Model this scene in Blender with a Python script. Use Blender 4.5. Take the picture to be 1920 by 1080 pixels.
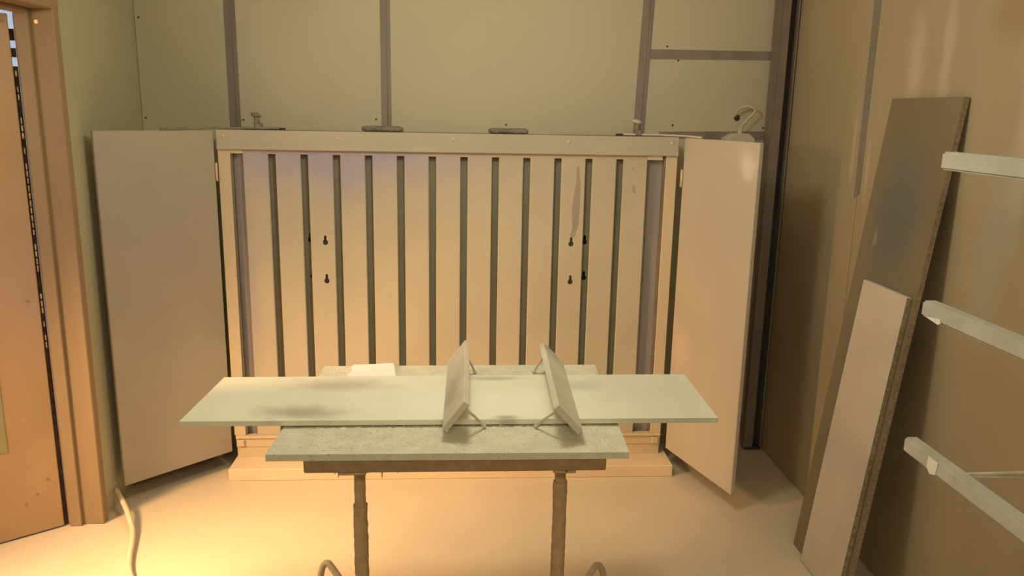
import bpy, bmesh, math, random
from mathutils import Vector, Matrix, noise

for o in list(bpy.data.objects):
    bpy.data.objects.remove(o, do_unlink=True)
random.seed(7)
SC = bpy.context.scene
COL = SC.collection

# ------------------------------------------------------------------ camera
p, yw, rl = (math.radians(v) for v in (12.525, 3.718, 1.077))
fwd = Vector((math.sin(yw) * math.cos(p), math.cos(yw) * math.cos(p), -math.sin(p)))
rt = Vector((math.cos(yw), -math.sin(yw), 0))
up = rt.cross(fwd)
r2 = rt * math.cos(rl) + up * math.sin(rl)
u2 = up * math.cos(rl) - rt * math.sin(rl)
cd = bpy.data.cameras.new('camera')
cd.sensor_width = 36
cd.lens = 1501.5 / 1920 * 36
cd.clip_start = 0.05
cam = bpy.data.objects.new('camera', cd)
M = Matrix((r2, u2, -fwd)).transposed().to_4x4()
M.translation = Vector((0, 0, 1.6))
cam.matrix_world = M
COL.objects.link(cam)
SC.camera = cam

# ------------------------------------------------------------------ world, lights, exposure
w = bpy.data.worlds.new('World')
SC.world = w
w.use_nodes = True
bg = w.node_tree.nodes['Background']
bg.inputs[0].default_value = (0.72, 0.82, 1.0, 1)
bg.inputs[1].default_value = 0.5


def area(name, loc, target, sx, sy, power, color, shape='RECTANGLE', spread=180):
    l = bpy.data.lights.new(name, 'AREA')
    l.shape = shape
    l.size = sx
    l.size_y = sy
    l.energy = power
    l.color = color
    l.spread = math.radians(spread)
    o = bpy.data.objects.new(name, l)
    o.location = loc
    o.rotation_euler = (Vector(target) - Vector(loc)).to_track_quat('-Z', 'Y').to_euler()
    COL.objects.link(o)
    return o


# lamp under the ceiling over the work stand
lp = bpy.data.lights.new('ceiling_lamp_light', 'POINT')
lp.energy = 18.5
lp.color = (1.0, 0.95, 0.76)
lp.shadow_soft_size = 0.13
lo = bpy.data.objects.new('ceiling_lamp_light', lp)
lo.location = (0.0, 2.22, 2.1)
COL.objects.link(lo)
# warm light of the next room coming in through the open doorway
area('doorway_light', (-2.05, 1.74, 1.6), (-0.25, 2.15, 0.0), 0.4, 0.4, 35, (1.0, 0.60, 0.27), spread=88)
area('jamb_fill_light', (-2.3, 1.7, 1.75), (-1.3, 2.9, 1.2), 0.3, 0.3, 5, (1.0, 0.60, 0.28))  # weak warm fill, added to brighten the jamb and door leaf
# second ceiling lamp in the front part of the room, behind the camera
area('front_ceiling_light', (0.0, -0.9, 2.38), (0.0, 1.2, 0.6), 1.2, 0.3, 18, (1.0, 0.94, 0.74))

vs = SC.view_settings
vs.view_transform = 'Standard'
vs.look = 'None'
vs.exposure = 0.36
vs.gamma = 1.0
vs.use_curve_mapping = False


# ------------------------------------------------------------------ materials
def make_mat(name, col, rough=0.75, var=0.08, vscale=3.0, vstretch=(1, 1, 1), speck=0.0, speck_scale=220,
             bump=0.0, bump_scale=120, stains=(), metallic=0.0, spec=0.3, col2=None):
    m = bpy.data.materials.new(name)
    m.use_nodes = True
    nt = m.node_tree
    N, L = nt.nodes, nt.links
    bs = N['Principled BSDF']
    bs.inputs['Roughness'].default_value = rough
    bs.inputs['Metallic'].default_value = metallic
    bs.inputs['Specular IOR Level'].default_value = spec
    tc = N.new('ShaderNodeTexCoord')
    mp = N.new('ShaderNodeMapping')
    mp.inputs['Scale'].default_value = vstretch
    L.new(tc.outputs['Object'], mp.inputs[0])

    def mix(a, b, fac, mode='MIX'):
        x = N.new('ShaderNodeMix')
        x.data_type = 'RGBA'
        x.blend_type = mode
        for k, v in ((0, fac), (6, a), (7, b)):
            if hasattr(v, 'links'):
                L.new(v, x.inputs[k])
            elif isinstance(v, (int, float)):
                x.inputs[k].default_value = v
            else:
                x.inputs[k].default_value = (*v, 1)
        return x.outputs[2]

    def noise_tex(scale, vec, detail=4):
        n = N.new('ShaderNodeTexNoise')
        n.inputs['Scale'].default_value = scale
        n.inputs['Detail'].default_value = detail
        L.new(vec, n.inputs['Vector'])
        return n.outputs[0]

    def rng(v, a, b, c, d):
        r = N.new('ShaderNodeMapRange')
        r.interpolation_type = 'SMOOTHSTEP'
        L.new(v, r.inputs[0])
        for i, q in enumerate((a, b, c, d)):
            r.inputs[i + 1].default_value = q
        return r.outputs[0]

    base = col
    lo_ = tuple(c * (1 - var) for c in col)
    hi_ = col2 if col2 else tuple(min(1, c * (1 + var)) for c in col)
    cur = mix(lo_, hi_, rng(noise_tex(vscale, mp.outputs[0]), 0.3, 0.7, 0, 1))
    if speck:
        f = rng(noise_tex(speck_scale, tc.outputs['Object'], 2), 0.62, 0.72, 0, speck)
        cur = mix(cur, tuple(c * 0.45 for c in col), f)
    for (ctr, rad, sc_, st, ns) in stains:
        s = N.new('ShaderNodeVectorMath')
        s.operation = 'SUBTRACT'
        L.new(tc.outputs['Object'], s.inputs[0])
        s.inputs[1].default_value = ctr
        d = N.new('ShaderNodeVectorMath')
        d.operation = 'DIVIDE'
        L.new(s.outputs[0], d.inputs[0])
        d.inputs[1].default_value = rad
        ln = N.new('ShaderNodeVectorMath')
        ln.operation = 'LENGTH'
        L.new(d.outputs[0], ln.inputs[0])
        ad = N.new('ShaderNodeMath')
        ad.operation = 'MULTIPLY_ADD'
        L.new(noise_tex(ns, tc.outputs['Object'], 3), ad.inputs[0])
        ad.inputs[1].default_value = 0.9
        L.new(ln.outputs[1], ad.inputs[2])
        cur = mix(cur, sc_, rng(ad.outputs[0], 0.55, 1.45, st, 0))
    L.new(cur, bs.inputs['Base Color'])
    if bump:
        b = N.new('ShaderNodeBump')
        b.inputs['Strength'].default_value = bump
        b.inputs['Distance'].default_value = 0.004
        L.new(noise_tex(bump_scale, tc.outputs['Object'], 5), b.inputs['Height'])
        L.new(b.outputs[0], bs.inputs['Normal'])
    return m


LAV = (0.40, 0.345, 0.44)
MT = {}
MT['floor'] = make_mat('dusty_floor_paint', (0.66, 0.55, 0.40), 0.7, 0.05, 1.5, speck=0.12, speck_scale=60, bump=0.08, bump_scale=40)
MT['back_panel'] = make_mat('cream_wall_board', (0.54, 0.48, 0.345), 0.8, 0.05, 1.2, bump=0.05, bump_scale=300)
MT['right_panel'] = make_mat('brown_wall_board', (0.42, 0.335, 0.21), 0.75, 0.05, 1.4, (1.5, 1.5, 0.6), bump=0.05, bump_scale=200,
                             stains=(((1.475, 2.62, 1.72), (0.3, 0.07, 0.30), (0.55, 0.46, 0.36), 0.7, 9),
                                     ((1.475, 2.45, 1.80), (0.3, 0.05, 0.28), (0.55, 0.46, 0.36), 0.7, 9),
                                     ((1.475, 2.05, 1.60), (0.3, 0.06, 0.45), (0.54, 0.45, 0.35), 0.7, 9),
                                     ((1.475, 2.15, 1.88), (0.3, 0.16, 0.12), (0.36, 0.255, 0.12), 0.8, 9),
                                     ((1.475, 2.12, 1.25), (0.3, 0.12, 0.35), (0.42, 0.36, 0.29), 0.8, 8),
                                     ((1.475, 1.82, 1.35), (0.3, 0.05, 0.5), (0.55, 0.46, 0.36), 0.6, 9),
                                     ((1.475, 1.72, 0.85), (0.3, 0.16, 0.12), (0.50, 0.44, 0.34), 0.6, 8),
                                     ((1.475, 2.98, 1.50), (0.3, 0.018, 0.22), (0.56, 0.47, 0.37), 0.7, 9),
                                     ((1.475, 2.86, 1.40), (0.3, 0.018, 0.16), (0.56, 0.47, 0.37), 0.7, 9)))
MT['left_wall'] = make_mat('olive_wall_paint', (0.47, 0.435, 0.29), 0.8, 0.05, 1.5)
MT['plaster'] = make_mat('plain_plaster', (0.78, 0.74, 0.66), 0.9, 0.05)
MT['tape'] = make_mat('grey_sealing_tape', (0.25, 0.205, 0.165), 0.5, 0.14, 14, (1, 1, 0.2), bump=0.3, bump_scale=60)
MT['metal_dark'] = make_mat('dusty_dark_steel', (0.055, 0.045, 0.035), 0.5, 0.2, 8)
MT['metal_grey'] = make_mat('dusty_grey_steel', (0.25, 0.205, 0.165), 0.5, 0.12, 6, metallic=0.2)
MT['cab_front'] = make_mat('overspray_cream_front', (0.63, 0.51, 0.345), 0.65, 0.05, 2.5, bump=0.04, bump_scale=250)
MT['plinth'] = make_mat('tan_plinth_paint', (0.72, 0.58, 0.40), 0.7, 0.05, 3)
MT['rail'] = make_mat('greyed_cream_rail', (0.48, 0.425, 0.33), 0.6, 0.05, 3, bump=0.04, bump_scale=250)
MT['interior'] = make_mat('olive_filter_layer', (0.27, 0.235, 0.16), 0.85, 0.06, 4)
MT['end_panel'] = make_mat('grey_lavender_panel', (0.30, 0.26, 0.24), 0.6, 0.15, 3, (3, 1, 0.3))
MT['dark_in'] = make_mat('dark_inside', (0.10, 0.08, 0.055), 0.9, 0.1)
MT['peel'] = make_mat('bare_grey_patch', (0.37, 0.32, 0.26), 0.7, 0.05, 10)
MT['orange_door'] = make_mat('tan_door_paint', (0.50, 0.36, 0.26), 0.55, 0.08, 3, bump=0.05, bump_scale=80)
MT['orange_jamb'] = make_mat('tan_jamb_paint', (0.33, 0.225, 0.12), 0.6, 0.08, 5, (1, 1, 0.3))
MT['gap_backing'] = make_mat('brown_gap_backing', (0.10, 0.055, 0.03), 0.7, 0.3, 30)
MT['pane'] = make_mat('greenish_door_inset', (0.32, 0.29, 0.14), 0.3, 0.05)
MT['brass'] = make_mat('brass_hinge', (0.80, 0.58, 0.22), 0.4, 0.2, 60, metallic=0.6)
MT['hinge'] = make_mat('painted_hinge', (0.66, 0.52, 0.36), 0.5, 0.1, 40)
MT['board_white'] = make_mat('dusty_white_board', (0.80, 0.77, 0.63), 0.6, 0.05, 4, speck=0.15, speck_scale=500, bump=0.05, bump_scale=400)
MT['crust'] = make_mat('paint_crust', (0.75, 0.71, 0.555), 0.9, 0.06, 25, speck=0.6, speck_scale=150, bump=0.9, bump_scale=260)
MT['strip_white'] = make_mat('dusty_white_strip', (0.72, 0.68, 0.54), 0.6, 0.08, 12, speck=0.15, speck_scale=300)
MT['wire'] = make_mat('painted_wire', (0.64, 0.57, 0.43), 0.6, 0.1, 40)
MT['stand'] = make_mat('brown_crusted_steel', (0.54, 0.37, 0.205), 0.85, 0.09, 40, bump=0.5, bump_scale=150)
MT['beam'] = make_mat('dark_brown_beam', (0.36, 0.24, 0.13), 0.85, 0.1, 40, bump=0.5, bump_scale=150)
MT['hoop'] = make_mat('cream_tube_paint', (0.60, 0.48, 0.33), 0.6, 0.08, 20)
MT['paper'] = make_mat('white_paper', (0.92, 0.90, 0.82), 0.9, 0.03, 20)
MT['plank_light'] = make_mat('pinkish_tan_plank', (0.62, 0.53, 0.425), 0.65, 0.09, 3, speck=0.1, speck_scale=300)
MT['plank_edge'] = make_mat('chipboard_edge', (0.34, 0.26, 0.165), 0.9, 0.25, 90, bump=0.4, bump_scale=260)
MT['arm'] = make_mat('white_rack_paint', (0.56, 0.55, 0.48), 0.6, 0.07, 12, bump=0.1, bump_scale=80)
MT['cable'] = make_mat('cream_cable', (0.70, 0.56, 0.38), 0.6, 0.06, 10)
MT['foam'] = make_mat('dusty_grey_bar', (0.20, 0.175, 0.14), 0.95, 0.25, 40, bump=0.4, bump_scale=180)
MT['white_plastic'] = make_mat('cream_plastic', (0.58, 0.52, 0.40), 0.5, 0.05, 10)
MT['knob'] = make_mat('dusty_knob', (0.24, 0.20, 0.145), 0.8, 0.2, 60)


# ------------------------------------------------------------------ mesh helpers
def bm_box(bm, a, b, bevel=0.0):
    t = bmesh.new()
    bmesh.ops.create_cube(t, size=1)
    for v in t.verts:
        v.co = Vector(((a[i] + b[i]) / 2 + v.co[i] * (b[i] - a[i]) for i in range(3)))
    if bevel:
        bmesh.ops.bevel(t, geom=list(t.edges), offset=bevel, segments=1, affect='EDGES')
    join(bm, t)


def join(bm, t):
    me = bpy.data.meshes.new('tmp')
    t.to_mesh(me)
    t.free()
    bm.from_mesh(me)
    bpy.data.meshes.remove(me)


def bm_prism(bm, pts, vec, bevel=0.0):
    """extrude polygon pts (3d) by vec"""
    t = bmesh.new()
    vs_ = [t.verts.new(q) for q in pts]
    f = t.faces.new(vs_)
    r = bmesh.ops.extrude_face_region(t, geom=[f])
    for v in r['geom']:
        if isinstance(v, bmesh.types.BMVert):
            v.co += Vector(vec)
    bmesh.ops.recalc_face_normals(t, faces=list(t.faces))
    if bevel:
        bmesh.ops.bevel(t, geom=list(t.edges), offset=bevel, segments=1, affect='EDGES')
    join(bm, t)


def catmull(pts, n=8):
    P = [Vector(q) for q in pts]
    out = []
    for i in range(len(P) - 1):
        a = P[max(i - 1, 0)]
        b, c = P[i], P[i + 1]
        d = P[min(i + 2, len(P) - 1)]
        for k in range(n):
            t = k / n
            out.append(0.5 * ((2 * b) + (c - a) * t + (2 * a - 5 * b + 4 * c - d) * t * t + (3 * b - a - 3 * c + d) * t ** 3))
    out.append(P[-1])
    return out


def bm_tube(bm, path, rad, seg=10, rough=0.0, rfun=None):
    P = [Vector(q) for q in path]
    rings = []
    prev = None
    for i, q in enumerate(P):
        d = (P[min(i + 1, len(P) - 1)] - P[max(i - 1, 0)]).normalized()
        if prev is None:
            x = d.orthogonal().normalized()
        else:
            x = (prev - d * prev.dot(d)).normalized()
        prev = x
        y = d.cross(x)
        r = rfun(i / (len(P) - 1)) if rfun else rad
        ring = []
        for k in range(seg):
            a = 2 * math.pi * k / seg
            rr = r
            if rough:
                rr += rough * noise.noise(Vector((q + x * math.cos(a) * 0.3 + y * math.sin(a) * 0.3) * 60))
            ring.append(bm.verts.new(q + (x * math.cos(a) + y * math.sin(a)) * rr))
        rings.append(ring)
    for i in range(len(rings) - 1):
        for k in range(seg):
            f = bm.faces.new((rings[i][k], rings[i][(k + 1) % seg], rings[i + 1][(k + 1) % seg], rings[i + 1][k]))
            f.smooth = True
    bm.faces.new(list(reversed(rings[0])))
    bm.faces.new(rings[-1])


def obj(name, bm, mat, parent=None, origin=None):
    """link bm (world coordinates) as ONE mesh object; its origin is its parent's origin or `origin`"""
    if parent is not None:
        o0 = parent.matrix_world.translation if parent.parent is None else Vector(parent['o0'])
        o0 = Vector(parent['o0']) if 'o0' in parent else o0
    else:
        o0 = Vector(origin if origin else (0, 0, 0))
    bmesh.ops.translate(bm, verts=list(bm.verts), vec=-o0)
    bmesh.ops.recalc_face_normals(bm, faces=list(bm.faces))
    me = bpy.data.meshes.new(name)
    bm.to_mesh(me)
    bm.free()
    me.materials.append(MT[mat] if isinstance(mat, str) else mat)
    o = bpy.data.objects.new(name, me)
    COL.objects.link(o)
    if parent is not None:
        o.parent = parent
    else:
        o.location = o0
    ORG[o.name] = o0
    return o


ORG = {}


def obj_of(name, mat, parent, *boxes, bevel=0.0, origin=None):
    bm = bmesh.new()
    for b in boxes:
        bm_box(bm, b[0], b[1], bevel)
    return part(name, bm, mat, parent, origin)


def part(name, bm, mat, parent=None, origin=None):
    if parent is None:
        return obj(name, bm, mat, None, origin)
    o0 = ORG[parent.name]
    bmesh.ops.translate(bm, verts=list(bm.verts), vec=-o0)
    bmesh.ops.recalc_face_normals(bm, faces=list(bm.faces))
    me = bpy.data.meshes.new(name)
    bm.to_mesh(me)
    bm.free()
    me.materials.append(MT[mat] if isinstance(mat, str) else mat)
    o = bpy.data.objects.new(name, me)
    COL.objects.link(o)
    o.parent = parent
    ORG[o.name] = o0
    return o


def thing(name, loc, label=None, cat=None, group=None, kind=None):
    o = bpy.data.objects.new(name, None)
    o.empty_display_size = 0.1
    o.location = loc
    COL.objects.link(o)
    ORG[o.name] = Vector(loc)
    tag(o, label, cat, group, kind)
    return o


def tag(o, label=None, cat=None, group=None, kind=None):
    for k, v in (('label', label), ('category', cat), ('group', group), ('kind', kind)):
        if v:
            o[k] = v
    return o


def disc_bm(c, axis, r, h, seg=10, dome=False):
    bm = bmesh.new()
    c = Vector(c)
    a = Vector(axis).normalized()
    n = 4 if dome else 1
    path = [c + a * h * i / n for i in range(n + 1)]
    rf = (lambda t: r * math.sqrt(max(0.02, 1 - t * t))) if dome else None
    bm_tube(bm, path, r, seg, rfun=rf)
    return bm


# ================================================================== THE ROOM
XL, XR, YB, ZC, YF = -1.40, 1.475, 3.68, 2.45, -1.6
tag(obj_of('floor', 'floor', None, ((-3.4, YF - 0.1, -0.1), (1.6, 3.9, 0.0))), 'pale tan paint-dusted floor', kind='structure')
tag(obj_of('ceiling', 'plaster', None, ((-1.52, YF - 0.1, ZC), (1.6, 3.9, ZC + 0.1))), 'plain ceiling', kind='structure')
tag(obj_of('wall_front', 'plaster', None, ((-1.52, YF - 0.1, 0), (1.6, YF, ZC))), 'plain wall behind the camera', kind='structure')

# ---- back wall: backing, boards, sealing tape, screws
wb = tag(obj_of('wall_back', 'tape', None, ((-1.52, YB + 0.012, 0), (1.6, YB + 0.12, ZC))),
         'back wall of cream boards sealed with grey tape', kind='structure')
xa, xb, xc = -0.998, -0.336, 0.812
G = 0.0015


def wpanel(x0, x1, z0, z1):
    obj_of('wall_board', 'back_panel', wb, ((x0 + G, YB, z0 + G), (x1 - G, YB + 0.012, z1 - G)), bevel=0.001)


obj_of('wall_board', 'left_wall', wb, ((XL + G, YB, G), (xa - G, YB + 0.012, ZC)), bevel=0.001)
wpanel(xa, xb, 0, ZC)
wpanel(xb, xc, 0, ZC)
wpanel(xc, XR, 1.857, ZC)
wpanel(xc, XR, 1.502, 1.857)
wpanel(xc, XR, 0, 1.502)


def tape(parent, pts, nrm):
    """pts: quad on a wall; ridged strip 2 mm thick"""
    bm = bmesh.new()
    bm_prism(bm, pts, Vector(nrm) * 0.002, 0.0006)
    return part('tape_strip', bm, 'tape', parent)


def vtape(x0, x1, z0, z1, dx=0.0):
    t = tape(wb, [(x0, YB, z0), (x1, YB, z0), (x1 + dx, YB, z1), (x0 + dx, YB, z1)], (0, -1, 0))
    m = (x0 + x1) / 2 + 0.006
    bm = bmesh.new()
    bm_tube(bm, [(m, YB - 0.002, z0), (m + dx * 0.5, YB - 0.0025, (z0 + z1) / 2), (m + dx, YB - 0.002, z1)], 0.0018, 6)
    part('tape_fold', bm, 'tape', t)


vtape(-1.023, -0.974, 1.3, ZC)
vtape(-0.358, -0.314, 1.3, ZC)
vtape(0.772, 0.824, 1.3, ZC, 0.034)
tape(wb, [(0.838, YB, 1.834), (1.408, YB, 1.841), (1.408, YB, 1.879), (0.838, YB, 1.877)], (0, -1, 0))
tape(wb, [(0.90, YB, 1.488), (1.42, YB, 1.484), (1.42, YB, 1.526), (0.90, YB, 1.516)], (0, -1, 0))
for (x, z) in ((0.914, 1.89), (0.968, 1.831), (1.395, 1.924), (0.96, 1.546), (1.382, 1.541), (1.389, 1.469), (-0.382, 1.548),
               (0.198, 1.535), (-1.383, 1.537), (-1.381, 1.957), (-0.964, 1.536)):
    part('screw', disc_bm((x, YB, z), (0, -1, 0), 0.0045, 0.002, 8), 'metal_dark', wb)

# ---- right wall
wr = tag(obj_of('wall_right', 'metal_dark', None, ((XR + 0.012, YF, 0), (XR + 0.12, 3.8, ZC))),
         'right wall of brown boards with overspray streaks', kind='structure')
for (y0, y1) in ((2.914, YB), (0.9, 2.911), (-0.9, 0.899), (YF, -0.901)):
    obj_of('wall_board', 'right_panel', wr, ((XR, y0 + 0.001, 0), (XR + 0.012, y1 - 0.001, ZC)), bevel=0.001)
tape(wr, [(XR, 2.943, ZC), (XR, 2.889, ZC), (XR, 2.893, 1.32), (XR, 2.935, 1.30)], (-1, 0, 0))

# ---- left wall with the doorway
DY0, DY1, DZ = 2.02, 2.93, 1.93
wl = tag(obj_of('wall_left', 'left_wall', None,
                ((-1.51, DY1 + 0.04, 0), (XL, YB + 0.012, ZC)),
                ((-1.51, YF, 0), (XL, DY0 - 0.04, ZC)),
                ((-1.51, DY0 - 0.04, DZ + 0.04), (XL, DY1 + 0.04, ZC))), 'olive painted left wall with a doorway', kind='structure')

# ---- metal guide post in the far right corner
tr = tag(obj_of('trim_1', 'metal_grey', None,
                ((1.383, 3.575, 0), (1.424, 3.66, ZC)),
                ((1.379, 3.572, 0), (1.384, 3.60, ZC)),
                ((1.462, 3.585, 0), (1.469, 3.66, ZC))), 'grey steel guide post with a dark groove in the corner', kind='structure')
obj_of('groove', 'metal_dark', tr, ((1.424, 3.625, 0), (1.462, 3.66, ZC)))
obj_of('foot_plate', 'metal_dark', tr, ((1.385, 3.57, 0), (1.465, 3.66, 0.012)), bevel=0.002)

# ---- door frame and open leaf
d1 = thing('door_1', (-1.45, 2.93, 0), 'tan door frame with its leaf swung outwards', kind='structure')
obj_of('jamb', 'orange_jamb', d1, ((-1.515, DY1, 0), (-1.38, DY1 + 0.04, DZ)), bevel=0.003)
obj_of('jamb', 'orange_jamb', d1, ((-1.515, DY0 - 0.04, 0), (-1.38, DY0, DZ)), bevel=0.003)
obj_of('door_head', 'orange_jamb', d1, ((-1.515, DY0 - 0.04, 1.905), (-1.378, DY1 + 0.04, 1.97)), bevel=0.003)
obj_of('door_stop', 'orange_jamb', d1, ((-1.502, DY1 - 0.016, 0), (-1.458, DY1, 1.905)), bevel=0.002)
obj_of('door_stop', 'orange_jamb', d1, ((-1.502, DY0 + 0.02, 1.889), (-1.458, DY1 - 0.016, 1.905)), bevel=0.002)
part('screw', disc_bm((-1.437, DY1, 1.862), (0, -1, 0), 0.007, 0.003, 10), 'brass', d1)
H0 = Vector((-1.512, 2.921, 0))
LD = Vector((-0.8, -0.6, 0))
LN = Vector((0.6, -0.8, 0))


def leaf_box(bm, s0, s1, n0, n1, z0, z1, bev=0.0):
    pts = [H0 + LD * s + LN * n + Vector((0, 0, z0)) for s, n in ((s0, n0), (s1, n0), (s1, n1), (s0, n1))]
    bm_prism(bm, pts, (0, 0, z1 - z0), bev)


bm = bmesh.new()
leaf_box(bm, 0.012, 0.80, -0.04, 0.0, 0.006, 1.885, 0.003)
lf = part('door_leaf', bm, make_mat('tan_leaf_paint', (0.44, 0.285, 0.145), 0.5, 0.07, 3, bump=0.05, bump_scale=80,
                                    stains=(((-0.10, -0.1, 0.95), (0.25, 0.25, 0.5), (0.46, 0.31, 0.22), 0.7, 4),)), d1)
bm = bmesh.new()
leaf_box(bm, 0.165, 0.62, -0.002, 0.003, 0.35, 0.66, 0.001)
part('inset_panel', bm, 'pane', lf)
for (s, z) in ((0.09, 0.16), (0.05, 0.21), (0.13, 0.13), (0.03, 1.86), (0.05, 0.9)):
    q = H0 + LD * s + Vector((0, 0, z))
    part('screw', disc_bm(q, LN, 0.005, 0.002, 8), 'orange_jamb', lf)
bm = bmesh.new()
z = 1.70
while z > 0.72:
    if not 0.93 < z < 1.0 and random.random() > 0.12:
        bm_tube(bm, [H0 + LD * 0.004 + LN * -0.008 + Vector((0, 0, z)), H0 + LD * 0.004 + LN * -0.008 + Vector((0, 0, z - 0.019 - 0.004 * random.random()))],
                0.0026 + 0.0014 * random.random(), 6)
    z -= 0.026
part('piano_hinge', bm, 'brass', d1)
bm = bmesh.new()
for (za, zb) in ((0.0, 1.715), (1.745, 1.775), (1.80, 1.838)):
    bm_prism(bm, [H0 + LD * a + LN * b + Vector((0, 0, za)) for a, b in ((-0.006, -0.022), (0.02, -0.022), (0.02, -0.034), (-0.006, -0.034))], (0, 0, zb - za))
part('added_gap_backing', bm, 'gap_backing', d1)  # dark backing added behind the hinge gap to shut out the sky

# ================================================================== SLATTED EXTRACTION CABINET
tag(obj_of('plinth_slab', 'plinth', None, ((-1.006, 3.29, 0), (0.954, 3.66, 0.054)), bevel=0.003, origin=(-0.03, 3.47, 0)),
    'low cream slab on the floor under the slatted cabinet', 'slab')
CY = 3.42
cab = thing('slatted_cabinet', (-0.043, 3.50, 0.054), 'wide cream slatted extraction cabinet with two open side doors against the back wall', 'cabinet')
obj_of('housing', 'interior', cab,
       ((-1.005, CY + 0.02, 0.054), (-0.985, 3.60, 1.498)), ((0.90, CY + 0.02, 0.054), (0.92, 3.60, 1.498)),
       ((-0.985, CY + 0.02, 1.478), (0.90, 3.60, 1.498)), ((-0.985, CY + 0.02, 0.054), (0.90, 3.60, 0.074)),
       ((-0.985, 3.585, 0.074), (0.90, 3.60, 1.478)))
back = obj_of('rear_layer', 'interior', cab, ((-0.955, CY + 0.034, 0.10), (0.868, CY + 0.040, 1.45)))
top = obj_of('top_rail', 'rail', cab, ((-1.007, CY - 0.014, 1.424), (0.922, CY + 0.02, 1.50)),
             ((-1.007, CY - 0.018, 1.420), (0.922, CY - 0.004, 1.440)), bevel=0.003)
for (x, z) in ((-0.978, 1.475), (-0.51, 1.472), (-0.036, 1.475), (0.45, 1.474), (0.891, 1.476)):
    part('screw', disc_bm((x, CY - 0.014, z), (0, -1, 0), 0.008, 0.005, 10, True), 'cab_front', top)
obj_of('stile', 'cab_front', cab, ((-1.007, CY - 0.004, 0.158), (-0.957, CY + 0.03, 1.424)), bevel=0.002)
obj_of('stile', 'cab_front', cab, ((0.873, CY - 0.004, 0.158), (0.922, CY + 0.03, 1.424)), bevel=0.002)
for xs in (-0.953, 0.868):
    obj_of('edge_trim', 'metal_grey', cab, ((xs - 0.0025, CY + 0.004, 0.165), (xs + 0.0025, CY + 0.033, 1.42)))
for (x0, x1) in ((-0.95, -0.902), (0.792, 0.865)):
    obj_of('end_panel', 'end_panel', cab, ((x0, CY + 0.028, 0.11), (x1, CY + 0.0335, 1.44)))
MT['header'] = make_mat('overspray_header', (0.56, 0.475, 0.34), 0.65, 0.05, 2.5,
                        stains=(((-0.50, 0.0, 1.36), (0.85, 0.4, 0.12), LAV, 0.85, 5),))
obj_of('header_strip', 'header', cab, ((-0.93, CY, 1.403), (0.79, CY + 0.012, 1.424)), bevel=0.0015)
obj_of('header_end', 'cab_front', cab, ((0.79, CY - 0.006, 1.402), (0.858, CY + 0.012, 1.421)), bevel=0.0015)
obj_of('header_end', 'cab_front', cab, ((-0.957, CY - 0.004, 1.404), (-0.905, CY + 0.012, 1.421)), bevel=0.0015)
br = obj_of('bottom_rail', 'cab_front', cab, ((-1.0, CY - 0.016, 0.147), (0.92, CY + 0.02, 0.159)), ((-1.0, CY - 0.006, 0.104), (0.92, CY + 0.02, 0.147)), bevel=0.002)
obj_of('kick_board', 'cab_front', cab, ((-0.998, CY - 0.001, 0.054), (0.918, CY + 0.02, 0.104)), bevel=0.001)
for x in (-0.978, 0.895):
    obj_of('corner_block', 'cab_front', br, ((x - 0.016, CY - 0.016, 0.108), (x + 0.016, CY - 0.006, 0.140)), bevel=0.004)


# slats: shallow channels, two of them pierced with keyhole slots
def slat_bm(x0, x1, z0, z1):
    bm = bmesh.new()
    t = 0.003
    prof = [(x0, CY + 0.014), (x0, CY + 0.003), (x0 + 0.003, CY), (x1 - 0.003, CY), (x1, CY + 0.003), (x1, CY + 0.014),
            (x1 - t, CY + 0.014), (x1 - t, CY + t + 0.001), (x0 + t, CY + t + 0.001), (x0 + t, CY + 0.014)]
    bm_prism(bm, [(a, b, z0) for a, b in prof], (0, 0, z1 - z0))
    return bm


def keyhole_bm(cx, cz, y0, y1, s=1.0):
    pts = []
    R, r, h = 0.0115 * s, 0.0055 * s, 0.030 * s
    a0 = math.asin(r / R)
    for k in range(13):
        a = math.pi / 2 - a0 - (2 * math.pi - 2 * a0) * k / 12
        pts.append((cx + R * math.cos(a), y0, cz - 0.006 + R * math.sin(a)))
    for k in range(7):
        a = math.pi - math.pi * k / 6
        pts.append((cx + r * math.cos(a), y0, cz - 0.006 + h - r + r * math.sin(a)))
    bm = bmesh.new()
    bm_prism(bm, pts, (0, y1 - y0, 0))
    bmesh.ops.triangulate(bm, faces=[f for f in bm.faces if len(f.verts) > 4])
    return bm


def cut(o, cutters):
    """really cut holes: boolean evaluated once, the cutter removed again"""
    for cb in cutters:
        bmesh.ops.translate(cb, verts=list(cb.verts), vec=-ORG[o.name])
        bmesh.ops.recalc_face_normals(cb, faces=list(cb.faces))
        me = bpy.data.meshes.new('cut')
        cb.to_mesh(me)
        cb.free()
        c = bpy.data.objects.new('cut', me)
        COL.objects.link(c)
        c.parent = o.parent
        md = o.modifiers.new('b', 'BOOLEAN')
        md.operation = 'DIFFERENCE'
        md.solver = 'EXACT'
        md.object = c
        bpy.context.view_layer.update()
        ev = o.evaluated_get(bpy.context.evaluated_depsgraph_get())
        nm = bpy.data.meshes.new_from_object(ev)
        o.modifiers.clear()
        if len(nm.polygons) > 4:
            o.data = nm
        bpy.data.objects.remove(c, do_unlink=True)


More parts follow.
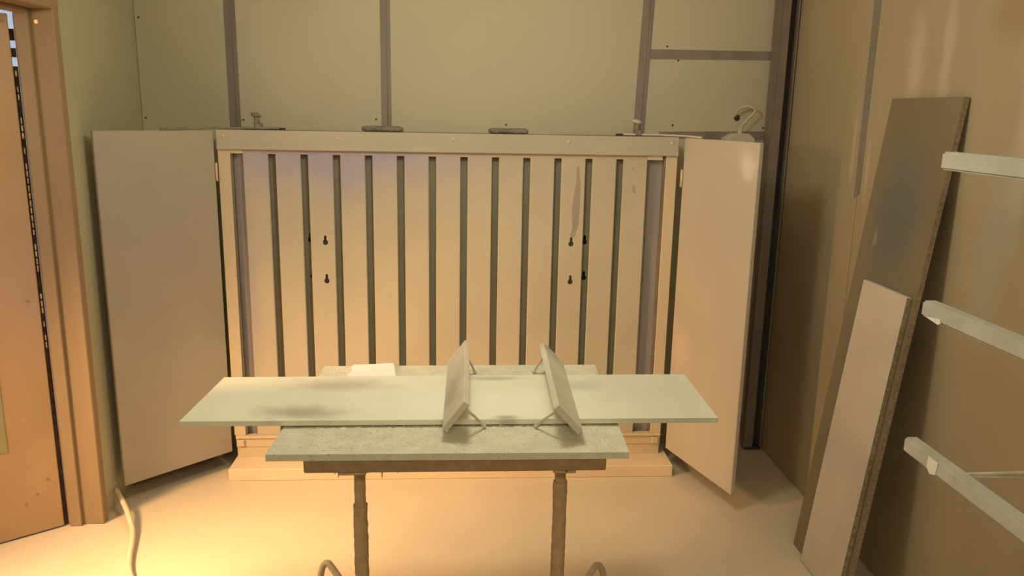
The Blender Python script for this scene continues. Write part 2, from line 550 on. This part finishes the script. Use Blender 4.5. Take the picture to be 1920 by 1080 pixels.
PITCH = 0.1331
slats = []
MT['slat'] = make_mat('overspray_slat', (0.525, 0.455, 0.335), 0.62, 0.05, 2.5, bump=0.03, bump_scale=250,
                      stains=(((-0.50, -0.08, 1.36), (0.85, 0.4, 0.26), LAV, 0.90, 5),
                              ((-0.87, -0.08, 0.75), (0.07, 0.3, 0.75), (0.45, 0.36, 0.36), 0.6, 7)))
for i in range(13):
    c = -0.8556 + PITCH * i
    s = part('slat', slat_bm(c - 0.0517, c + 0.0517, 0.160, 1.404), 'slat', cab)
    slats.append(s)
cut(slats[2], [keyhole_bm(-0.5795, 1.040, CY - 0.02, CY + 0.012), keyhole_bm(-0.578, 0.872, CY - 0.02, CY + 0.012)])
cut(slats[10], [keyhole_bm(0.476, 1.042, CY - 0.02, CY + 0.012), keyhole_bm(0.478, 0.873, CY - 0.02, CY + 0.012)])
cut(back, [keyhole_bm(0.540, 1.046, CY + 0.02, CY + 0.06), keyhole_bm(0.542, 0.885, CY + 0.02, CY + 0.06),
           keyhole_bm(-0.647, 1.046, CY + 0.02, CY + 0.06), keyhole_bm(-0.643, 0.885, CY + 0.02, CY + 0.06)])


def flake(pts, parent):
    bm = bmesh.new()
    bm_prism(bm, [(x, CY, z) for x, z in pts], (0, -0.0006, 0))
    tag(part('bare_patch', bm, 'peel', parent), 'grey patch where the cream paint has come off')


flake([(0.495, 1.376), (0.500, 1.372), (0.503, 1.33), (0.508, 1.29), (0.508, 1.205), (0.506, 1.124), (0.497, 1.09), (0.492, 1.068), (0.473, 1.066),
       (0.470, 1.082), (0.479, 1.10), (0.476, 1.15), (0.474, 1.193), (0.480, 1.24), (0.486, 1.285), (0.490, 1.33), (0.487, 1.36)], slats[10])
flake([(0.738, 1.299), (0.743, 1.29), (0.744, 1.277), (0.751, 1.256), (0.742, 1.262), (0.735, 1.268), (0.735, 1.28)], slats[12])
flake([(0.725, 1.367), (0.737, 1.368), (0.735, 1.362), (0.727, 1.363)], slats[12])


# side doors
def swing_door(h, f, z0, z1, th, side, mat):
    h, f = Vector((*h, 0)), Vector((*f, 0))
    d = (f - h).normalized()
    n = Vector((-d.y, d.x, 0))
    if n.y > 0:
        n = -n
    # visible face passes through h-f; thickness goes behind it
    pts = [h, f, f - n * th, h - n * th]
    bm = bmesh.new()
    bm_prism(bm, [q + Vector((0, 0, z0)) for q in pts], (0, 0, z1 - z0), 0.0025)
    o = part('side_door', bm, mat, cab)
    for z in (0.26, 1.29):
        b2 = bmesh.new()
        q = h + Vector((0.005 * side * -1, -0.004, 0))
        bm_tube(b2, [q + Vector((0, 0, z)), q + Vector((0, 0, z + 0.075))], 0.005, 8)
        bm_box(b2, (q.x - 0.002, q.y - 0.002, z), (q.x + 0.002, q.y + 0.016, z + 0.075))
        part('hinge', b2, 'hinge', o)
    return o


MT['left_door'] = make_mat('mottled_left_door', (0.41, 0.36, 0.28), 0.6, 0.07, 2.2, bump=0.04, bump_scale=120, speck=0.05, speck_scale=30,
                           stains=(((-1.10, -0.25, 0.95), (0.4, 0.4, 0.45), (0.41, 0.34, 0.295), 0.7, 4), ((-1.2, -0.3, 1.15), (0.35, 0.35, 0.3), (0.39, 0.335, 0.31), 0.7, 5)))
MT['right_door'] = make_mat('overspray_right_door', (0.55, 0.47, 0.37), 0.6, 0.05, 2.2, bump=0.03, bump_scale=120,
                            stains=(((1.125, -0.5, 1.36), (0.03, 0.1, 0.09), (0.78, 0.70, 0.58), 0.8, 12),
                                    ((1.01, -0.15, 0.55), (0.06, 0.2, 0.16), (0.70, 0.54, 0.38), 0.6, 8)))
dl = swing_door((-1.018, 3.412), (-1.353, 3.078), 0.085, 1.498, 0.018, -1, 'left_door')
dr = swing_door((0.947, 3.412), (1.098, 2.940), 0.085, 1.498, 0.020, 1, 'right_door')

# ---- things on the cabinet top
for (x0, x1, y, lab) in ((-0.421, -0.247, 3.47, 'dark dusty rounded bar on the cabinet top in front of a tape strip'),
                         (0.112, 0.282, 3.47, 'dark dusty rounded bar on the cabinet top in front of bare wall board')):
    bm = bmesh.new()
    n = 26
    bm_tube(bm, [(x0 + (x1 - x0) * k / n, y, 1.512) for k in range(n + 1)], 0.012, 12, 0.003,
            rfun=lambda t: 0.0125 * min(1, 0.45 + 8 * t, 0.45 + 8 * (1 - t)))
    for v in bm.verts:
        v.co.z = max(1.5005, v.co.z)
        v.co.y = y + (v.co.y - y) * 1.5
    tag(part('grip_bar', bm, 'foam', None, origin=((x0 + x1) / 2, y, 1.50)), lab, 'bar', 'dusty bars on the cabinet')


def door_stay(x_rail0, x_rail1, kx, rod, lab, light):
    t = thing('door_stay', (kx, 3.47, 1.50), lab, 'door stay', 'door stays')
    obj_of('guide_rail', 'metal_dark', t, ((x_rail0, 3.465, 1.5005), (x_rail1, 3.495, 1.5095)), bevel=0.001)
    bm = bmesh.new()
    bm_tube(bm, rod, 0.0045, 8)
    part('rod', bm, 'white_plastic' if light else 'knob', t)
    obj_of('clamp', 'knob', t, ((kx - 0.010, 3.448, 1.5005), (kx + 0.020, 3.480, 1.527)), bevel=0.005)
    kb = bmesh.new()
    bm_tube(kb, [(kx, 3.462, 1.522), (kx, 3.462, 1.555)], 0.012, 10)
    kn = part('stem', kb, 'knob', t)
    kb = bmesh.new()
    bm_tube(kb, [(kx - 0.004, 3.462, 1.552), (kx - 0.003, 3.462, 1.557), (kx - 0.002, 3.462, 1.562), (kx - 0.001, 3.462, 1.566), (kx, 3.462, 1.570)], 0.022, 12,
            rfun=lambda s: (0.012, 0.022, 0.023, 0.018, 0.008)[int(round(s * 4))])
    part('knob', kb, 'white_plastic' if light else 'knob', t)
    return t


door_stay(-0.91, -0.742, -0.852, [(-1.172, 3.256, 1.5035), (-1.03, 3.40, 1.5055), (-0.85, 3.456, 1.507), (-0.76, 3.458, 1.507)],
          'knobbed door stay on the cabinet beside the left wall', False)
door_stay(0.664, 0.78, 0.750, [(0.690, 3.456, 1.507), (0.85, 3.455, 1.507), (0.955, 3.40, 1.5055), (0.985, 3.30, 1.5035)],
          'knobbed door stay with a pale rod at the cabinet end beside the steel guide post', True)

# wall box with looping cable behind the right door
jb = thing('junction_box', (1.254, 3.68, 1.40), 'cream cable box on the back wall with a cable looping into a hole', 'cable box')
bm = bmesh.new()
bm_prism(bm, [(1.186, 3.60, 1.40), (1.322, 3.60, 1.40), (1.322, 3.60, 1.492), (1.294, 3.60, 1.516), (1.228, 3.60, 1.516), (1.186, 3.60, 1.492)], (0, 0.0775, 0), 0.003)
part('box', bm, 'white_plastic', jb)
bm = bmesh.new()
bm_tube(bm, [(1.256, 3.62, 1.514), (1.256, 3.62, 1.522), (1.256, 3.62, 1.523), (1.256, 3.62, 1.541)], 0.011, 12, rfun=lambda s: 0.0125 if s < 0.5 else 0.0105)
part('cable_gland', bm, 'white_plastic', jb)
bm = bmesh.new()
bm_tube(bm, catmull([(1.256, 3.62, 1.538), (1.268, 3.62, 1.558), (1.297, 3.62, 1.59), (1.316, 3.62, 1.612), (1.307, 3.622, 1.630), (1.277, 3.63, 1.636),
                     (1.250, 3.64, 1.624), (1.242, 3.655, 1.602), (1.250, 3.679, 1.590)], 6), 0.0052, 8)
part('cable', bm, 'white_plastic', jb)
part('wall_hole', disc_bm((1.256, 3.6785, 1.584), (0, -1, 0), 0.014, 0.001, 12), 'metal_dark', jb)

# ================================================================== WORK STAND AND BOARDS
st = thing('work_stand', (0.0, 1.95, 0), 'brown paint-crusted steel stand on two posts carrying the boards', 'work stand')
obj_of('front_beam', 'beam', st, ((-0.372, 1.788, 0.7475), (0.354, 1.825, 0.7815)), bevel=0.003)
obj_of('rear_beam', 'beam', st, ((-0.372, 2.30, 0.7475), (0.354, 2.34, 0.7815)), bevel=0.003)
for (ax0, ax1) in ((-0.292, -0.226), (0.226, 0.282)):
    a = obj_of('support_arm', 'stand', st, ((ax0, 1.797, 0.7365), (ax1, 2.37, 0.7475)), bevel=0.002)
    if ax0 > 0:
        part('bolt_hole', disc_bm((0.258, 1.797, 0.743), (0, -1, 0), 0.0025, 0.001, 8), 'metal_dark', a)
for (cx, zj) in ((-0.259, 0.592), (0.262, 0.652)):
    CYY = 1.93
    bm = bmesh.new()
    n = 50
    bm_tube(bm, [(cx, CYY, zj - 0.1 + (0.738 - zj + 0.1) * k / n) for k in range(n + 1)], 0.0148, 14, 0.001)
    part('inner_post', bm, 'stand', st)
    bm = bmesh.new()
    n = 120
    bm_tube(bm, [(cx, CYY, 0.03 + (zj - 0.03) * k / n) for k in range(n + 1)], 0.0185, 16, 0.0022)
    part('outer_post', bm, 'stand', st)
    s = -1 if cx < 0 else 1
    obj_of('foot_bar', 'stand', st, ((cx - 0.02, 1.62, 0.0), (cx + 0.02, 2.36, 0.04)), bevel=0.004)
    bm = bmesh.new()
    zt = 0.196 if cx < 0 else 0.172
    xo = 0.418 if cx < 0 else 0.443
    bm_tube(bm, catmull([(cx + s * 0.012, 2.12, 0.03), (s * (xo - 0.075), 2.245, zt - 0.075), (s * (xo - 0.018), 2.295, zt - 0.012), (s * xo, 2.305, zt),
                         (s * (xo + 0.016), 2.308, zt - 0.02), (s * (xo + 0.026), 2.31, zt - 0.08), (s * (xo + 0.032), 2.312, 0.002)], 8), 0.0105, 12)
    part('foot_hoop', bm, 'hoop', st)
obj_of('base_bar', 'stand', st, ((-0.24, 1.91, 0.002), (0.243, 1.95, 0.036)), bevel=0.004)
for (x, l) in ((-0.292, 0.016), (-0.188, 0.018), (-0.15, 0.006), (-0.30, 0.007), (-0.222, 0.006), (0.11, 0.006), (0.19, 0.005), (-0.06, 0.005)):
    bm = bmesh.new()
    zb = 0.7475 if not (-0.292 < x < -0.226) else 0.7365
    bm_tube(bm, [(x, 1.80, zb + 0.001), (x, 1.80, zb - l * 0.5), (x, 1.80, zb - l)], 0.0017, 6, rfun=lambda s: 0.0022 - 0.0012 * s)
    part('paint_drip', bm, 'stand', st)

# lower board with thick paint crust (its top is real relief)
q = [(-0.458, 1.783), (0.407, 1.780), (0.433, 2.460), (-0.429, 2.450)]
NX, NY = 260, 200
bm = bmesh.new()
rows = []
for j in range(NY + 1):
    row = []
    tv = j / NY
    for i in range(NX + 1):
        tu = i / NX
        x = (q[0][0] * (1 - tu) + q[1][0] * tu) * (1 - tv) + (q[3][0] * (1 - tu) + q[2][0] * tu) * tv
        y = (q[0][1] * (1 - tu) + q[1][1] * tu) * (1 - tv) + (q[3][1] * (1 - tu) + q[2][1] * tu) * tv
        e = min(tu, 1 - tu, tv, 1 - tv)
        k = min(1, e * 18)
        patch = 0.35 + 0.65 * max(0, min(1, 0.5 + 1.6 * noise.noise(Vector((x * 3.1, y * 5, 3.3)))))
        hgt = abs(noise.noise(Vector((x * 95, y * 95, 0.2)))) * 0.6 + max(0, noise.noise(Vector((x * 170, y * 170, 5)))) * 0.7
        row.append(bm.verts.new((x, y, 0.799 + 0.0058 * k * patch * hgt)))
    rows.append(row)
for j in range(NY):
    for i in range(NX):
        bm.faces.new((rows[j][i], rows[j][i + 1], rows[j + 1][i + 1], rows[j + 1][i]))
edge = rows[0] + [r[-1] for r in rows[1:]] + list(reversed(rows[-1][:-1])) + [r[0] for r in reversed(rows[1:-1])]
low = [bm.verts.new((v.co.x, v.co.y, 0.782)) for v in edge]
for k in range(len(edge)):
    k2 = (k + 1) % len(edge)
    bm.faces.new((edge[k], low[k], low[k2], edge[k2]))
bm.faces.new(low)
tag(part('lower_board', bm, 'crust', None, origin=(0, 2.1, 0.79)), 'shorter board with a rough paint-crusted top resting on the stand', 'board')

# long upper board
MT['main_board'] = make_mat('long_board_paint', (0.85, 0.82, 0.645), 0.55, 0.05, 4, speck=0.12, speck_scale=420, bump=0.05, bump_scale=300,
                            stains=(((-0.42, -0.12, 0.0), (0.17, 0.075, 0.1), (0.36, 0.31, 0.25), 0.7, 14),
                                    ((-0.35, 0.09, 0.0), (0.22, 0.08, 0.1), (0.58, 0.51, 0.40), 0.7, 14),
                                    ((0.12, -0.165, 0.0), (0.05, 0.025, 0.1), (0.33, 0.30, 0.26), 0.8, 20),
                                    ((0.10, 0.145, 0.0), (0.14, 0.03, 0.1), (0.50, 0.46, 0.42), 0.8, 12),
                                    ((0.35, 0.08, 0.0), (0.10, 0.07, 0.1), (0.46, 0.46, 0.42), 0.7, 10),
                                    ((0.05, -0.05, 0.0), (0.40, 0.14, 0.1), (0.90, 0.88, 0.74), 0.7, 6), ((0.55, 0.0, 0.0), (0.35, 0.5, 0.2), (0.66, 0.645, 0.52), 0.8, 6)))
bm = bmesh.new()
bm_prism(bm, [(-0.708, 1.942, 0.805), (0.677, 1.946, 0.805), (0.684, 2.302, 0.805), (-0.693, 2.283, 0.805)], (0, 0, 0.015), 0.0012)
tag(part('upper_board', bm, 'main_board', None, origin=(0, 2.12, 0.805)), 'long pale board lying across the crusted lower board', 'board')

# paper scrap
bm = bmesh.new()
nx, ny = 10, 6
vs2 = []
ring = [(-0.345, 2.318), (-0.337, 2.446), (-0.213, 2.452), (-0.196, 2.318)]
for j in range(ny + 1):
    r_ = []
    for i in range(nx + 1):
        u, v = i / nx, j / ny
        x = (ring[0][0] * (1 - u) + ring[3][0] * u) * (1 - v) + (ring[1][0] * (1 - u) + ring[2][0] * u) * v
        y = ring[0][1] * (1 - v) + (ring[1][1] * (1 - u) + ring[2][1] * u) * v
        if i == 0:
            x += 0.008 * noise.noise(Vector((v * 9, 1, 2)))
        r_.append(bm.verts.new((x, y, 0.8045 + 0.003 * u * u + 0.0015 * noise.noise(Vector((x * 30, y * 30, 0))))))
    vs2.append(r_)
for j in range(ny):
    for i in range(nx):
        bm.faces.new((vs2[j][i], vs2[j][i + 1], vs2[j + 1][i + 1], vs2[j + 1][i]))
ex = bmesh.ops.extrude_face_region(bm, geom=list(bm.faces))
for v in ex['geom']:
    if isinstance(v, bmesh.types.BMVert):
        v.co.z += 0.0007
tag(part('paper_scrap', bm, 'paper', None, origin=(-0.27, 2.38, 0.8045)), 'white paper scrap on the rear edge of the crusted board', 'paper')


# two tilted strips propped on wire legs
def tilted(front, rear, y0, y1, wires, lab, mat):
    """front / rear: four (x,z) corners: top-outer, top-inner, bottom-inner, bottom-outer"""
    cx = sum(a for a, b in front) / 4
    t = thing('tilted_strip', (cx, (y0 + y1) / 2, 0.82), lab, 'trim strip', 'tilted strips on the long board')
    tb = bmesh.new()
    A = [tb.verts.new((x, y0, z)) for x, z in front]
    B = [tb.verts.new((x, y1, z)) for x, z in rear]
    tb.faces.new(A)
    tb.faces.new(list(reversed(B)))
    for k in range(4):
        tb.faces.new((A[k], B[k], B[(k + 1) % 4], A[(k + 1) % 4]))
    bmesh.ops.recalc_face_normals(tb, faces=list(tb.faces))
    bmesh.ops.bevel(tb, geom=list(tb.edges), offset=0.0012, segments=1, affect='EDGES')
    part('strip', tb, mat, t)
    for (a, b) in wires:
        bm = bmesh.new()
        a, b = Vector(a), Vector(b)
        mid = (a + b) / 2 + Vector((0, 0, 0.003))
        bm_tube(bm, catmull([a, mid, b], 5), 0.0035, 8)
        wl_ = part('wire_leg', bm, 'wire', t)
        fb = bmesh.new()
        bmesh.ops.create_uvsphere(fb, u_segments=10, v_segments=6, radius=0.0065, matrix=Matrix.Translation(b))
        for v in fb.verts:
            v.co.z = b.z + (v.co.z - b.z) * 0.8
        part('wire_foot', fb, 'wire', wl_)
    return t


MT['strip_l'] = make_mat('tilted_strip_paint', (0.66, 0.60, 0.47), 0.6, 0.08, 10, speck=0.15, speck_scale=300, bump=0.05,
                         stains=(((0.0, -0.10, 0.03), (0.05, 0.18, 0.05), (0.36, 0.29, 0.24), 0.6, 18),))
MT['strip_r'] = make_mat('tilted_strip_paint_b', (0.64, 0.61, 0.48), 0.6, 0.07, 10, speck=0.15, speck_scale=300, bump=0.05,
                         stains=(((0.02, 0.26, 0.06), (0.06, 0.10, 0.06), (0.40, 0.37, 0.36), 0.7, 18),))
tilted([(0.008, 0.902), (0.0215, 0.8935), (-0.034, 0.8212), (-0.0455, 0.832)],
       [(0.013, 0.9015), (0.0265, 0.893), (-0.0285, 0.8212), (-0.0400, 0.832)], 1.855, 2.395,
       [((0.010, 1.885, 0.872), (0.060, 1.930, 0.8065)), ((0.014, 2.35, 0.868), (0.043, 2.368, 0.8065))],
       'tilted pale strip leaning towards the right, propped on wire legs', 'strip_l')
tilted([(0.240, 0.899), (0.2262, 0.889), (0.289, 0.8212), (0.301, 0.833)],
       [(0.257, 0.895), (0.2430, 0.886), (0.308, 0.8212), (0.320, 0.833)], 1.835, 2.39,
       [((0.240, 1.87, 0.870), (0.195, 1.928, 0.8065)), ((0.262, 2.36, 0.865), (0.227, 2.369, 0.8065))],
       'tilted pale strip leaning towards the left, propped on wire legs', 'strip_r')

# ================================================================== PLANKS LEANING ON THE RIGHT WALL
A0 = Vector((1.27, 0, 0))
DD = (Vector((1.453, 0, 1.66)) - A0).normalized()
NN = Vector((-DD.z, 0, DD.x))


def plank(name, y0, y1, s0, s1, n0, n1, mat, lab, edge=None):
    pts = [A0 + DD * s0 + NN * n + Vector((0, y, 0)) for y, n in ((y0, n0), (y1, n0), (y1, n1), (y0, n1))]
    bm = bmesh.new()
    bm_prism(bm, pts, DD * (s1 - s0), 0.0012)
    o = part(name, bm, mat, None, origin=(1.27, (y0 + y1) / 2, 0))
    o.data.materials.append(MT['plank_edge'])
    for f in o.data.polygons:
        if abs(f.normal.y) > 0.8:
            f.material_index = 1
    return tag(o, lab, 'plank', 'planks against the right wall')


MT['plank_dark'] = make_mat('blue_grey_plank', (0.23, 0.175, 0.105), 0.7, 0.08, 3, bump=0.04, bump_scale=200,
                            stains=(((0.13, 0.0, 1.30), (0.3, 0.22, 0.35), (0.15, 0.15, 0.125), 0.9, 4),
                                    ((0.10, 0.05, 0.80), (0.3, 0.16, 0.35), (0.16, 0.15, 0.12), 0.7, 4),
                                    ((0.13, 0.11, 1.20), (0.1, 0.02, 0.04), (0.38, 0.29, 0.20), 0.8, 30)))
plank('leaning_plank', 2.302, 2.702, 0.003, 1.672, -0.0185, 0.0, 'plank_dark', 'tall dark blue-grey plank leaning against the right wall')
plank('leaning_plank', 2.317, 2.590, 0.003, 1.064, 0.0008, 0.0195, 'plank_light', 'shorter pinkish-tan plank leaning in front of the tall dark plank')

# ================================================================== DRYING RACK (right foreground)
rk = thing('drying_rack', (1.17, 1.25, 0), 'white painted rack with three long arms near the right wall', 'rack')
obj_of('post', 'arm', rk, ((1.145, 1.16, 0.03), (1.195, 1.21, 1.62)), bevel=0.004)
obj_of('base_foot', 'arm', rk, ((1.14, 0.75, 0.0), (1.20, 1.75, 0.04)), bevel=0.004)
for (z1, h) in ((1.522, 0.043), (1.156, 0.040), (0.792, 0.040)):
    bm = bmesh.new()
    t = bmesh.new()
    bmesh.ops.create_cube(t, size=1)
    for v in t.verts:
        v.co = Vector((1.1675 + v.co.x * 0.036, 1.545 + v.co.y * 0.67, z1 - h / 2 + v.co.z * h))
    bmesh.ops.bevel(t, geom=list(t.edges), offset=0.005, segments=2, affect='EDGES')
    join(bm, t)
    a = part('arm', bm, 'arm', rk)
    if abs(z1 - 1.156) < 0.01:
        bm = bmesh.new()
        bm_prism(bm, [(1.1485, 1.855, 1.120), (1.1485, 1.795, 1.128), (1.1485, 1.790, 1.119), (1.1485, 1.80, 1.113)], (-0.0015, 0, 0))
        tag(part('loose_flap', bm, 'paper', a), 'torn white flap hanging from the arm')
    if abs(z1 - 0.792) < 0.01:
        bm = bmesh.new()
        bm_prism(bm, [(1.1488, 1.765, 0.789), (1.1488, 1.725, 0.789), (1.1488, 1.730, 0.755), (1.1488, 1.752, 0.748), (1.1488, 1.768, 0.760)], (-0.001, 0, 0))
        part('loose_flap', bm, 'paper', a)
for dz in (0.0, 0.012):
    bm = bmesh.new()
    bm_tube(bm, [(1.186, 1.682, 0.775 + dz * 0.4), (1.33, 1.682, 0.770 + dz), (1.4735, 1.682, 0.765 + dz * 1.3)], 0.0045, 8)
    part('wall_rod', bm, 'wire', rk)

# ================================================================== CABLE ON THE FLOOR
bm = bmesh.new()
bm_tube(bm, catmull([(-1.399, 3.10, 0.062), (-1.37, 3.05, 0.064), (-1.314, 2.973, 0.05), (-1.252, 2.871, 0.026), (-1.219, 2.795, 0.014), (-1.175, 2.652, 0.0105),
                     (-1.131, 2.55, 0.0105), (-1.02, 2.36, 0.0105), (-0.95, 2.05, 0.0105), (-1.05, 1.70, 0.0105), (-1.30, 1.45, 0.0105)], 8), 0.0102, 12)
tag(part('power_cable', bm, 'cable', None, origin=(-1.2, 2.6, 0)), 'thick cream cable running from the left wall across the floor', 'cable')
